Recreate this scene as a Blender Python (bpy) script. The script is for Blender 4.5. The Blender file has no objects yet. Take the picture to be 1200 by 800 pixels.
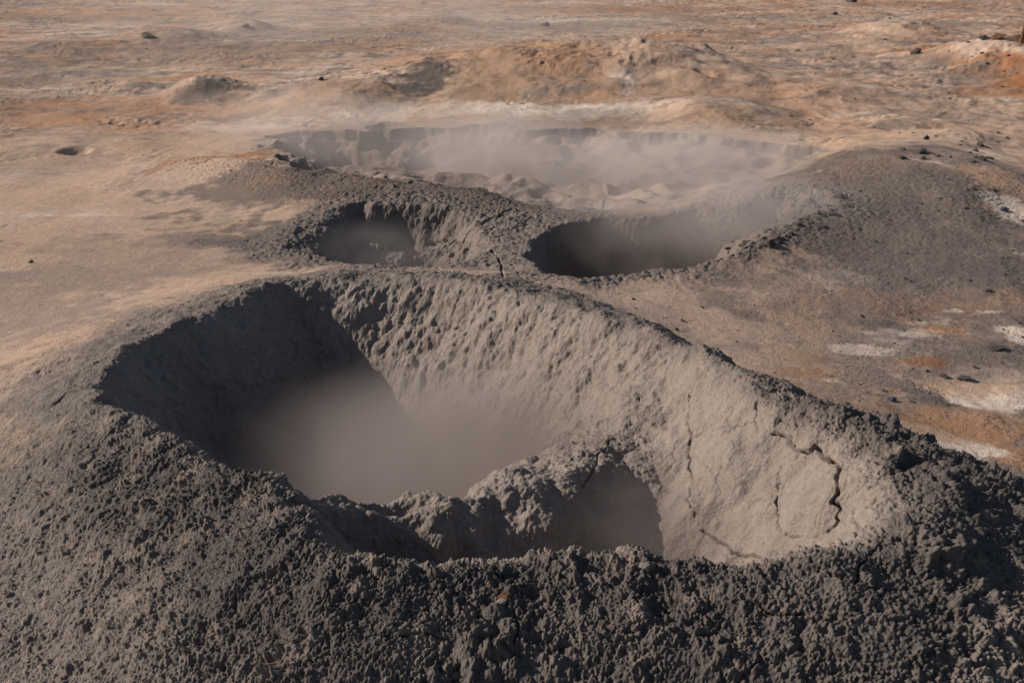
import bpy, math, random
import numpy as np

QUALITY = 1.0
rng = random.Random(7)
S = bpy.context.scene
COL = S.collection
F32 = np.float32

# ------------------------------------------------------------------ camera
CAM_H, PITCH, FPX = 3.2, math.radians(22.0), 1166.7
CW, CH = 1200.0, 800.0
cam = bpy.data.cameras.new('camera')
cam.sensor_width = 36.0
cam.lens = 35.0
cam.clip_start = 0.05
cam.clip_end = 6000
camo = bpy.data.objects.new('camera', cam)
COL.objects.link(camo)
camo.location = (0, 0, CAM_H)
camo.rotation_euler = (math.radians(90) - PITCH, 0, 0)
S.camera = camo


def ray(px, py):
    u, v = (px - CW / 2), (CH / 2 - py)
    c, s = math.cos(PITCH), math.sin(PITCH)
    return np.array([u, FPX * c + v * s, -FPX * s + v * c]) / FPX


def P(px, py, z=0.0):
    """Point of the world at height z that the photograph shows at (px, py)."""
    d = ray(px, py)
    t = (z - CAM_H) / d[2]
    return np.array([d[0] * t, d[1] * t, z])


# ------------------------------------------------------------------ noise
_r = np.random.RandomState(11)
_perm = _r.permutation(512).astype(np.int32)
_perm = np.concatenate([_perm, _perm, _perm[:8]])
_ang = _r.rand(512) * 2 * np.pi
_gx, _gy = np.cos(_ang).astype(F32), np.sin(_ang).astype(F32)


def perlin(x, y, seed=0):
    x = np.asarray(x, dtype=F32) + F32(seed * 37.17)
    y = np.asarray(y, dtype=F32) + F32(seed * 91.73)
    xi, yi = np.floor(x), np.floor(y)
    fx, fy = x - xi, y - yi
    X, Y = xi.astype(np.int32) & 511, yi.astype(np.int32) & 511
    u = fx * fx * fx * (fx * (fx * 6 - 15) + 10)
    v = fy * fy * fy * (fy * (fy * 6 - 15) + 10)
    a, b = _perm[X], _perm[X + 1]

    def g(h, dx, dy):
        return _gx[h] * dx + _gy[h] * dy
    n00 = g(_perm[(a + Y) & 511], fx, fy)
    n10 = g(_perm[(b + Y) & 511], fx - 1, fy)
    n01 = g(_perm[(a + Y + 1) & 511], fx, fy - 1)
    n11 = g(_perm[(b + Y + 1) & 511], fx - 1, fy - 1)
    return ((n00 + u * (n10 - n00)) * (1 - v) + (n01 + u * (n11 - n01)) * v) * F32(1.5)


def fbm(x, y, sc, oct=4, seed=0, gain=0.5):
    t, a = 0, 1.0
    for o in range(oct):
        t = t + a * perlin(x * sc, y * sc, seed + o)
        a *= gain
        sc *= 2.03
    return t


def sstep(a, b, x):
    t = np.clip((x - a) / (b - a), 0, 1)
    return t * t * (3 - 2 * t)


def smax(a, b, k):
    h = np.clip(0.5 + 0.5 * (a - b) / k, 0, 1)
    return b + (a - b) * h + k * h * (1 - h)


def smin(a, b, k):
    return -smax(-a, -b, k)


def catmull(pts, closed, n=6):
    pts = [np.array(p, float) for p in pts]
    out, m = [], len(pts)
    for i in range(m if closed else m - 1):
        def q(j):
            return pts[j % m] if closed else pts[min(max(j, 0), m - 1)]
        p0, p1, p2, p3 = q(i - 1), q(i), q(i + 1), q(i + 2)
        for k in range(n):
            t = k / n
            out.append(0.5 * ((2 * p1) + (-p0 + p2) * t + (2 * p0 - 5 * p1 + 4 * p2 - p3) * t * t + (-p0 + 3 * p1 - 3 * p2 + p3) * t ** 3))
    if not closed:
        out.append(pts[-1])
    return np.array(out)


class Line:
    """A smooth line of world points; distance to it and height along it."""

    def __init__(self, pix, closed, n=6):
        self.p = catmull([P(*q) for q in pix], closed, n)
        self.closed = closed
        self.lo, self.hi = self.p[:, :2].min(0), self.p[:, :2].max(0)

    def field(self, x, y, reach):
        sh = x.shape
        x, y = x.ravel(), y.ravel()
        D = np.full(x.shape, reach, F32)
        Z = np.full(x.shape, self.p[:, 2].mean(), F32)
        T = np.zeros(x.shape, F32)
        sel = np.where((x > self.lo[0] - reach) & (x < self.hi[0] + reach) & (y > self.lo[1] - reach) & (y < self.hi[1] + reach))[0]
        if len(sel) == 0:
            return D.reshape(sh), Z.reshape(sh), T.reshape(sh)
        X, Y = x[sel].astype(F32), y[sel].astype(F32)
        best = np.full(X.shape, 1e9, F32)
        bz = np.zeros(X.shape, F32)
        bt = np.zeros(X.shape, F32)
        ins = np.zeros(X.shape, bool)
        pts = self.p
        m = len(pts)
        for i in range(m if self.closed else m - 1):
            a, b = pts[i], pts[(i + 1) % m]
            ex, ey = b[0] - a[0], b[1] - a[1]
            L2 = ex * ex + ey * ey + 1e-12
            t = np.clip(((X - a[0]) * ex + (Y - a[1]) * ey) / L2, 0, 1)
            d2 = (X - a[0] - t * ex) ** 2 + (Y - a[1] - t * ey) ** 2
            k = d2 < best
            best = np.where(k, d2, best)
            bz = np.where(k, a[2] + t * (b[2] - a[2]), bz)
            bt = np.where(k, (i + t) / m, bt)
            if self.closed:
                c = (a[1] > Y) != (b[1] > Y)
                if abs(ey) > 1e-9:
                    ins ^= c & (X < ex * (Y - a[1]) / ey + a[0])
        d = np.sqrt(best)
        if self.closed:
            d = np.where(ins, -d, d)
        D[sel] = np.minimum(d, reach)
        Z[sel], T[sel] = bz, bt
        return D.reshape(sh), Z.reshape(sh), T.reshape(sh)


# ------------------------------------------------------------------ landforms
MAIN = Line([(108, 446, .62), (125, 480, .70), (180, 512, .78), (255, 545, .86), (318, 578, .93), (348, 622, .97), (400, 650, .98), (470, 662, .98),
             (560, 661, .97), (680, 660, .98), (780, 664, 1.0), (880, 662, 1.03), (975, 650, 1.06), (1050, 618, 1.08), (1078, 582, 1.09), (1052, 535, 1.09), (1005, 500, 1.06),
             (950, 473, 1.02), (880, 440, .95), (800, 404, .87), (720, 374, .78), (640, 348, .70), (560, 332, .63), (480, 324, .58), (410, 323, .55), (340, 330, .54), (270, 350, .54),
             (205, 378, .55), (150, 408, .58)], True)
SEPT = Line([(300, 560, .95), (345, 577, .88), (400, 590, .74), (450, 598, .66), (500, 590, .66), (560, 576, .67), (610, 562, .66), (660, 540, .60), (705, 514, .53), (740, 490, .50), (775, 462, .56), (805, 436, .69), (832, 414, .84)], False)
PITC = Line([(340, 294, .15), (358, 262, .20), (405, 241, .25), (465, 236, .26), (520, 241, .25), (562, 256, .22), (578, 280, .18), (566, 304, .14), (556, 326, .12), (500, 342, .12),
             (440, 340, .11), (375, 322, .12)], True)
PITD = Line([(632, 336, .20), (740, 324, .25), (800, 312, .27), (850, 297, .30), (890, 276, .35), (940, 253, .40), (972, 238, .43), (950, 222, .40), (900, 222, .34), (850, 236, .27), (800, 248, .22), (740, 254, .20),
             (690, 255, .20), (645, 262, .20), (622, 290, .18)], True)
BASIN = Line([(322, 166, .0), (370, 155, .0), (430, 151, .02), (500, 148, .03), (560, 148, .03), (612, 150, .03), (700, 153, .02), (780, 160, .02), (860, 168, .02), (925, 177, .03), (962, 189, .05), (935, 206, .18),
              (880, 222, .24), (810, 238, .18), (740, 247, .14), (690, 248, .14), (640, 240, .16), (590, 228, .2), (520, 214, .26), (450, 206, .28), (385, 197, .28), (335, 186, .22)], True)
CREST = Line([(235, 187, .16), (262, 186, .28), (310, 188, .37), (380, 198, .42), (450, 207, .42), (520, 215, .38), (580, 228, .31), (620, 240, .24)], False)
MFLOOR_A, MFLOOR_B = -0.75, -0.15
#          px,  py,  z   rx   ry   height  name
BUMPS = [(640, 95, 0, 4.6, 4.4, .74), (240, 110, 0, .72, .8, .32), (392, 124, 0, 1.4, 1.5, .36), (195, 48, 0, 1.6, 2.0, .42), (288, 35, 0, .9, 1.2, .35),
         (850, 144, 0, 1.1, 1.3, .36), (1055, 38, 0, 1.6, 2.2, .36), (1175, 80, 0, 1.7, 2.2, .75), (1050, 200, .4, 2.5, 3.2, .66), (1120, 178, 0, 1.1, .7, .22),
         (1075, 148, 0, .8, .7, .12), (990, 118, 0, 1.8, 2.0, .25), (520, 26, 0, 1.0, 1.6, .2), (1030, 60, 0, 2.5, 3, .25), (100, 60, 0, 3, 3, .3), (860, 365, 0.05, .55, .3, .08),
         (790, 95, 0, 1.7, 2.0, .35)]
BUMPW = [(P(a, b, c), rx, ry, h) for a, b, c, rx, ry, h in BUMPS]
HOLES = [(P(88, 177), .22, .26, .14), (P(824, 112), .22, .32, .12), (P(1076, 146), .28, .3, .10), (P(278, 122), .4, .5, .10), (P(500, 97), .8, .8, .25)]


def macro(x, y):
    f = {}
    r = np.hypot(x, y)
    far = sstep(9, 26, r)
    wx = x + .25 * perlin(x * .9, y * .9, 3)
    wy = y + .25 * perlin(x * .9, y * .9, 4)
    g = .05 * fbm(x, y, .45, 3, 20) + far * (.11 * fbm(x, y, .13, 2, 30) + .03 * fbm(x, y, .7, 3, 33))
    rid = 1 - np.abs(fbm(wx, wy, .55, 3, 40))
    rightish = sstep(1.5, 6, x - .12 * y) * sstep(12, 17, r)
    g = g + (.02 * far + .045 * rightish) * (rid - .6) + .02 * rightish * fbm(x, y, 2.2, 3, 45)
    leftp = sstep(-.5, -3.5, x + .12 * (y - 8)) * (1 - sstep(10, 16, r))
    rk = sstep(.0, .6, fbm(x, y, .35, 3, 47)) * sstep(12, 18, r)
    g = g + rk * .035 * (1 - np.abs(fbm(wx, wy, 2.6, 3, 48)) * 1.6) + far * .014 * fbm(x, y, 3.1, 3, 49)
    g = g * (1 - .6 * leftp) + .12 * leftp
    right_near = sstep(1.0, 3.0, x - .1 * y) * (1 - sstep(11, 15, r))
    g = g + right_near * (.03 * fbm(wx, wy, 1.4, 4, 50))
    ero = fbm(wx, wy, .8, 4, 52)
    for c, rx, ry, h in BUMPW:
        q = ((wx - c[0]) / rx) ** 2 + ((wy - c[1]) / ry) ** 2
        g = g + h * np.exp(-np.clip(q, 0, 60) ** 1.15) * (1 + (.13 if rx > 1 and c[1] > 18 else 0) * ero)
    for c, rx, ry, h in HOLES:
        q = ((x - c[0]) / rx) ** 2 + ((y - c[1]) / ry) ** 2
        q = np.clip(q * (1 + .35 * perlin(x * 3, y * 3, 8)), 0, 60)
        g = g - h * np.exp(-q ** 2) + .2 * h * np.exp(-(q / 2.2) ** 2)
    # crest of dark gravel behind the twin pits
    d, z, t = CREST.field(x, y, 4.0)
    s = np.exp(-(np.abs(d) / np.where(y < 12.2, .95, .7)) ** 1.5)
    g = g + (np.maximum(z, g) - g) * s
    f['crest'] = s
    # mud basin
    d, z, t = BASIN.field(x, y, 3.0)
    d = d + ((.18 + .22 * sstep(.5, -1.5, x)) * fbm(x, y, .9, 4, 60) + .02 * fbm(x, y, 4, 2, 61)) * (1 - sstep(.5, 1.5, np.abs(d)))
    left = 1 - sstep(.2, 2.2, x)
    z = z + .10 * fbm(x, y, 1.1, 3, 58) - .03
    rim = g + (np.maximum(z, g * .6) - g) * np.exp(-(np.maximum(d, 0) / .5) ** 1.3)
    e = np.maximum(-d, 0)
    ter = .5 + .5 * np.sin(e * 13 + 4 * perlin(x * .8, y * .8, 62))
    hv = np.clip(.75 + 1.0 * fbm(x, y, .9, 3, 65), .15, 1.5)
    cl = hv * (.17 - .02 * left) * sstep(0, .05 + .05 * left, e) + .12 * left * sstep(.16, .3, e + .12 * perlin(x * 1.5, y * 1.5, 61)) + .22 * left * sstep(.42, .85, e + .2 * perlin(x * 1.2, y * 1.2, 63)) + .035 * ter * left
    fl = rim - cl - .10 * e * (1 - left) - .05 * e
    fl = fl + (.05 * fbm(x, y, 1.3, 4, 64) * (.12 + .88 * left)) * sstep(.05, .5, e)
    lump = P(640, 212, -.3)
    fl = fl + .08 * np.exp(-((x - lump[0]) / 1.0) ** 2 - ((y - lump[1]) / 1.3) ** 2) * (1 + .5 * fbm(x, y, 2.5, 3, 66))
    fl = np.maximum(fl, -.62 + .05 * fbm(x, y, .8, 3, 68))
    g = np.where(d < 0, fl, rim)
    f['basin'] = d
    f['basin_left'] = left
    # raised slab of mud between the pits
    o1, o2 = P(560, 252, .3), P(592, 292, .25)
    sl1 = np.sqrt(((x - o1[0]) / .55) ** 2 + ((y - o1[1]) / .55) ** 2) + .3 * fbm(x, y, 1.8, 3, 56)
    sl2 = np.sqrt(((x - o2[0]) / .45) ** 2 + ((y - o2[1]) / .8) ** 2) + .3 * fbm(x, y, 1.8, 3, 57)
    g = g + .15 * (1 - sstep(.75, 1.05, sl1)) + .13 * (1 - sstep(.5, 1.2, sl2)) * (1 + .5 * fbm(x, y, 3, 3, 59))
    # twin pits
    for key, line, depth, slope, L, sd in (('pitc', PITC, .95, 1.9, .45, 70), ('pitd', PITD, 1.1, 2.3, .9, 80)):
        d, z, t = line.field(x, y, 2.2)
        d = d + (.17 * fbm(x, y, 1.3, 3 if key == 'pitc' else 2, sd) + .05 * fbm(x, y, 3.3, 2, sd + 5)) * (1 - sstep(.3, 1.2, np.abs(d)))
        rim = g + (z - g) * np.exp(-(np.maximum(d, 0) / L) ** 1.4)
        e = np.maximum(-d, 0)
        if key == 'pitc':
            west = 1 - sstep(P(378, 280)[0], P(425, 280)[0], x)
            k = slope * (1 - .72 * west)
        else:
            east = sstep(P(770, 280)[0], P(850, 280)[0], x)
            k = slope * (1 - .66 * east)
        w = k * (np.sqrt(e * e + .0049) - .07)
        fl = rim - w
        if key == 'pitc':
            c = P(470, 293, -.1)
            sh = -.16 + .12 * fbm(x, y, 2.2, 4, 76) - .9 * np.abs(y - c[1] - .25 * fbm(x, y, 1.3, 4, 75))
            fl = smax(fl, sh, .08)
        fl = smax(fl, z - depth + .04 * fbm(x, y, 2, 3, sd + 3), .1)
        g = np.where(d < 0, fl, rim)
        f[key] = d
    # main crater
    d, z, t = MAIN.field(x, y, 3.2)
    d = d + (.05 * fbm(x, y, 2.3, 4, 90) + .05 * perlin(x * 1.1, y * 1.1, 96)) * (1 - sstep(.5, 1.5, np.abs(d)))
    side = sstep(.3, 1.6, x) * sstep(3.6, 5.2, y)
    L = 1.25 - .35 * side + .55 * sstep(.8, 2.0, x) * (1 - side)
    o = np.exp(-(np.maximum(d, 0) / L) ** 1.45)
    rim = g + (z - g) * o + .03 * o * fbm(x, y, 1.3, 3, 92) * sstep(.05, .5, d)
    z = z + .04 * fbm(x, y, 2.6, 3, 102) * (1 - sstep(.1, .45, np.abs(d)))
    rim = rim + .04 * fbm(x, y, 2.6, 3, 102) * (1 - sstep(.1, .45, np.abs(d)))
    e = np.maximum(-d, 0)
    back = sstep(5.0, 6.6, y)
    k = 1.18 + .42 * back + .5 * sstep(.0, -1.0, x) * (1 - back)
    w = k * (np.sqrt(e * e + .0169) - .13)
    fl = z - w + (.05 * fbm(x, y, 2.0, 3, 94) + .03 * fbm(x, y, 5, 2, 95)) * sstep(.03, .25, e)
    # broad gullies running down the wall
    fl = fl + .05 * perlin(t * 46, e * .8, 97) * sstep(.12, .4, e)
    ds, zs, ts = SEPT.field(x, y, 2.5)
    ds = ds + .10 * fbm(x, y, 2.2, 3, 98)
    a = np.abs(ds)
    sideb = 1 - sstep(-.08, .08, (y - 4.42) - .83 * x)
    endw = sstep(.36, .72, ts)
    sp = zs - .02 * endw - (1.55 - .15 * (1 - sideb) - endw * (.35 + .8 * sideb)) * (np.sqrt(a * a + .0064 + .12 * endw) - np.sqrt(.0064 + .12 * endw)) + .025 * fbm(x, y, 4, 3, 99)
    f['sept'] = sp - fl
    fl = smax(fl, sp, .05 + .22 * endw)
    inA = sstep(-.05, .30, (y - 4.45) - .8 * x)
    floor = MFLOOR_B + (MFLOOR_A - MFLOOR_B) * inA
    fl = smax(fl, floor + .03 * fbm(x, y, 2, 3, 101), .12)
    h = np.where(d < 0, fl, rim)
    f['main'] = d
    f['main_o'] = o
    f['main_e'] = e
    f['t'] = t
    f['r'] = r
    return h.astype(F32), f


def hit(px, py):
    """First point of the bare landform along the ray of a photograph pixel."""
    d = ray(px, py)
    t = np.geomspace(2.0, 200.0, 3000)
    x, y, z = d[0] * t, d[1] * t, CAM_H + d[2] * t
    h, _ = macro(x.astype(F32), y.astype(F32))
    k = np.where(z < h)[0]
    i = k[0] if len(k) else len(t) - 1
    if i == 0:
        i = 1
    a = (z[i - 1] - h[i - 1]) / max((z[i - 1] - h[i - 1]) - (z[i] - h[i]), 1e-9)
    tt = t[i - 1] + (t[i] - t[i - 1]) * a
    return np.array([d[0] * tt, d[1] * tt, CAM_H + d[2] * tt])


def hits(pix, t0=2.2, t1=95.0, n=1100):
    out = []
    pix = list(pix)
    t = np.geomspace(t0, t1, n)
    for i in range(0, len(pix), 200):
        D = np.array([ray(*p) for p in pix[i:i + 200]])
        x, y, z = D[:, :1] * t, D[:, 1:2] * t, CAM_H + D[:, 2:] * t
        h, _ = macro(x.astype(F32), y.astype(F32))
        under = z < h
        k = np.clip(np.where(under.any(1), under.argmax(1), n - 1), 1, n - 1)
        j = np.arange(len(D))
        a0, a1 = (z - h)[j, k - 1], (z - h)[j, k]
        f = np.clip(a0 / np.maximum(a0 - a1, 1e-9), 0, 1)
        tt = t[k - 1] + (t[k] - t[k - 1]) * f
        out.append(np.stack([D[:, 0] * tt, D[:, 1] * tt, CAM_H + D[:, 2] * tt], 1))
    return np.concatenate(out)


def ground_z(x, y):
    return float(macro(np.array([x], F32), np.array([y], F32))[0][0])


# ------------------------------------------------------------------ grid
def radii():
    r = np.geomspace(.02, 2500, 60000)
    h = CAM_H - .4
    dens = FPX * h / (r * r + h * h)
    wall = np.where((r > 2.9) & (r < 8.8), FPX * .85 / r, 0) + np.where((r >= 8.8) & (r < 20), FPX * .80 / r, 0) + np.where((r >= 20) & (r < 60), FPX * .22 / r, 0)
    dens = np.maximum(dens, wall)
    dens = np.where(r < 1.9, dens * .15, dens)
    dens = np.maximum(dens, 4 / r)
    cum = np.concatenate([[0], np.cumsum(.5 * (dens[1:] + dens[:-1]) * np.diff(r))])
    n = int(cum[-1] * .86 * QUALITY)
    return np.interp(np.linspace(0, cum[-1], n), cum, r)


R = radii()
HALF = math.radians(41)
na = int(1430 * QUALITY)
A = np.concatenate([np.linspace(-HALF, HALF, na), np.linspace(HALF, 2 * math.pi - HALF, 96)[1:-1]])
nr, nc = len(R), len(A)
gx = (R[:, None] * np.sin(A)[None, :]).astype(F32)
gy = (R[:, None] * np.cos(A)[None, :]).astype(F32)
gz, FD = macro(gx, gy)
print('grid', nr, nc)


def grid_normals(x, y, z):
    p = np.stack([x, y, z], -1)
    du = np.roll(p, -1, 1) - np.roll(p, 1, 1)
    dv = np.empty_like(p)
    dv[1:-1] = p[2:] - p[:-2]
    dv[0], dv[-1] = p[1] - p[0], p[-1] - p[-2]
    n = np.cross(du, dv)
    n /= np.linalg.norm(n, axis=-1, keepdims=True) + 1e-12
    n[n[..., 2] < 0] *= -1
    return n.astype(F32)


NRM = grid_normals(gx, gy, gz)

# ---- cracks opened in the inner wall of the big crater and in the mud (photograph pixels, width and depth in metres)
CRACKS = [([(498, 287), (520, 283), (545, 284), (552, 268), (572, 258), (600, 244)], .035, .06), ([(560, 285), (585, 300), (590, 325)], .02, .04), ([(690, 246), (720, 215), (712, 195)], .02, .03), ([(760, 235), (800, 205), (850, 200)], .02, .03),
          ([(955, 523), (972, 512), (990, 498)], .005, .012), ([(982, 546), (1002, 541), (1020, 546)], .004, .010), ([(810, 530), (828, 545), (842, 570)], .004, .010), ([(806, 500), (792, 520), (786, 548)], .004, .010),
          ([(934, 500), (918, 496), (905, 485)], .005, .012), ([(911, 590), (890, 585), (872, 592)], .004, .010), ([(976, 588), (960, 600), (955, 620)], .004, .010), ([(690, 420), (684, 450), (694, 475)], .004, .010), ([(850, 455), (858, 480), (850, 502)], .004, .010),
          ([(806, 462), (810, 500), (806, 530), (810, 560), (808, 590), (814, 606)], .011, .03),
          ([(932, 484), (934, 500), (925, 512), (935, 528), (948, 530), (955, 523), (970, 537), (982, 546), (981, 572), (976, 588), (983, 598), (980, 612), (970, 622)], .015, .06),
          ([(906, 508), (928, 514)], .012, .03),
          ([(1000, 596), (1000, 610), (1006, 622), (1002, 632)], .011, .03),
          ([(912, 545), (911, 590), (913, 622), (925, 630), (942, 628)], .007, .022),
          ([(822, 622), (845, 638), (870, 650), (892, 652)], .011, .025),
          ([(888, 470), (884, 490), (888, 503)], .008, .02), ([(886, 494), (850, 502), (812, 512)], .005, .015),
          ([(730, 486), (735, 500), (722, 510), (704, 530), (694, 556), (680, 572)], .006, .018),
          ([(996, 540), (1012, 530)], .006, .014), ([(748, 428), (742, 452), (750, 470)], .005, .012),
          ([(950, 655), (990, 680), (1030, 690), (1075, 688)], .009, .02), ([(880, 705), (915, 722), (940, 718)], .008, .02), ([(600, 712), (606, 740), (602, 765)], .007, .018),
          ([(430, 745), (500, 742), (530, 752)], .007, .015), ([(1000, 690), (1010, 660), (1030, 640)], .007, .016)]
crackdep = np.zeros(gx.shape, F32)
rs = np.random.RandomState(5)
for pts, wd, dp in CRACKS:
    q2 = []
    for i in range(len(pts) - 1):      # ragged
        L = math.hypot(pts[i + 1][0] - pts[i][0], pts[i + 1][1] - pts[i][1])
        m = max(2, int(L / 5))
        for k in range(m):
            t = k / m
            q2.append((pts[i][0] + t * (pts[i + 1][0] - pts[i][0]) + rs.normal(0, 1.7), pts[i][1] + t * (pts[i + 1][1] - pts[i][1]) + rs.normal(0, 1.5)))
    q2.append(pts[-1])
    q = hits(q2, 2.4, 14, 1300)
    lo, hi = q.min(0) - .1, q.max(0) + .1
    sel = np.where((gx > lo[0]) & (gx < hi[0]) & (gy > lo[1]) & (gy < hi[1]))
    X = np.stack([gx[sel], gy[sel], gz[sel]], -1)
    best = np.full(len(X), 9.0)
    dp = 1.5 * dp
    bt = np.zeros(len(X))
    n = len(q)
    for i in range(n - 1):
        a, b = q[i], q[i + 1]
        e = b - a
        t = np.clip(((X - a) @ e) / (e @ e + 1e-12), 0, 1)
        d = np.linalg.norm(X - a - t[:, None] * e, axis=1)
        k = d < best
        best[k] = d[k]
        bt[k] = (i + t[k]) / (n - 1)
    w = .72 * wd * (.55 + .45 * np.sin(np.pi * np.clip(bt, .05, .95))) * (1 + .5 * perlin(bt * 14, bt * 0 + wd * 900, 7))
    crackdep[sel] = np.maximum(crackdep[sel], dp * (1 - sstep(.45 * w, 1.0 * w, best)))
gx = gx - NRM[..., 0] * crackdep
gy = gy - NRM[..., 1] * crackdep
gz = gz - NRM[..., 2] * crackdep


# ------------------------------------------------------------------ colours (albedo) and roughness maps
def lin(r, g, b, k=1.0):
    c = np.array([r, g, b]) / 255.0
    c = np.where(c < .04045, c / 12.92, ((c + .055) / 1.055) ** 2.4)
    return (c * k).astype(F32)


TAN, PINK, ORANGE, RUST = lin(177, 148, 125), lin(176, 152, 136), lin(162, 117, 84), lin(128, 84, 56)
GREY, MUD, DARK, WHITE = lin(116, 103, 93), lin(132, 120, 111), lin(80, 73, 68), lin(206, 188, 172)
GRAVEL = lin(98, 86, 78)
FR = FD['r']
n1 = fbm(gx, gy, .5, 5, 110)
n2 = fbm(gx, gy, 1.7, 5, 120)
n3 = fbm(gx * .35, gy, .9, 5, 130)     # streaks that run across
n4 = fbm(gx, gy, 6.0, 4, 140)
col = np.empty(gx.shape + (3,), F32)
col[:] = TAN


def blend(c, w):
    global col
    w = np.clip(w, 0, 1)[..., None]
    col = col * (1 - w) + c * w


blend(PINK, .6 * sstep(-.2, .5, n1))
farw = sstep(13, 24, FR)
blend(ORANGE, farw * .7 * sstep(-.3, .6, fbm(gx, gy, .22, 5, 150) + .25 * n2))
blend(GREY, farw * .75 * sstep(-.05, .6, n3 + .3 * n2))
blend(WHITE, farw * .45 * sstep(.45, .8, fbm(gx * .45, gy, .8, 5, 160)))
spk = fbm(gx * .7, gy, 2.6, 5, 170, .65)
blend(lin(92, 82, 76), farw * .75 * sstep(.35, .85, spk + .35 * n1))
blend(lin(176, 152, 134), farw * .5 * sstep(.4, .9, -spk + .3 * n3))
lb = sstep(-5, -14, gx - .1 * gy) * farw
blend(GREY, .4 * lb * sstep(-.2, .5, n1))
rightf = sstep(.5, 2.5, gx - .12 * gy) * (1 - sstep(13.0, 15.5, FR))
blend(lin(113, 101, 93), rightf * (.72 + .25 * sstep(-.9, .1, n1 + .4 * n2)))
blend(lin(78, 70, 65), rightf * .6 * sstep(.25, .8, fbm(gx * .7, gy, 3.5, 4, 175, .65)))
blend(ORANGE, .25 * rightf * sstep(.15, .6, n3 + .3 * n4))

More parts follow.
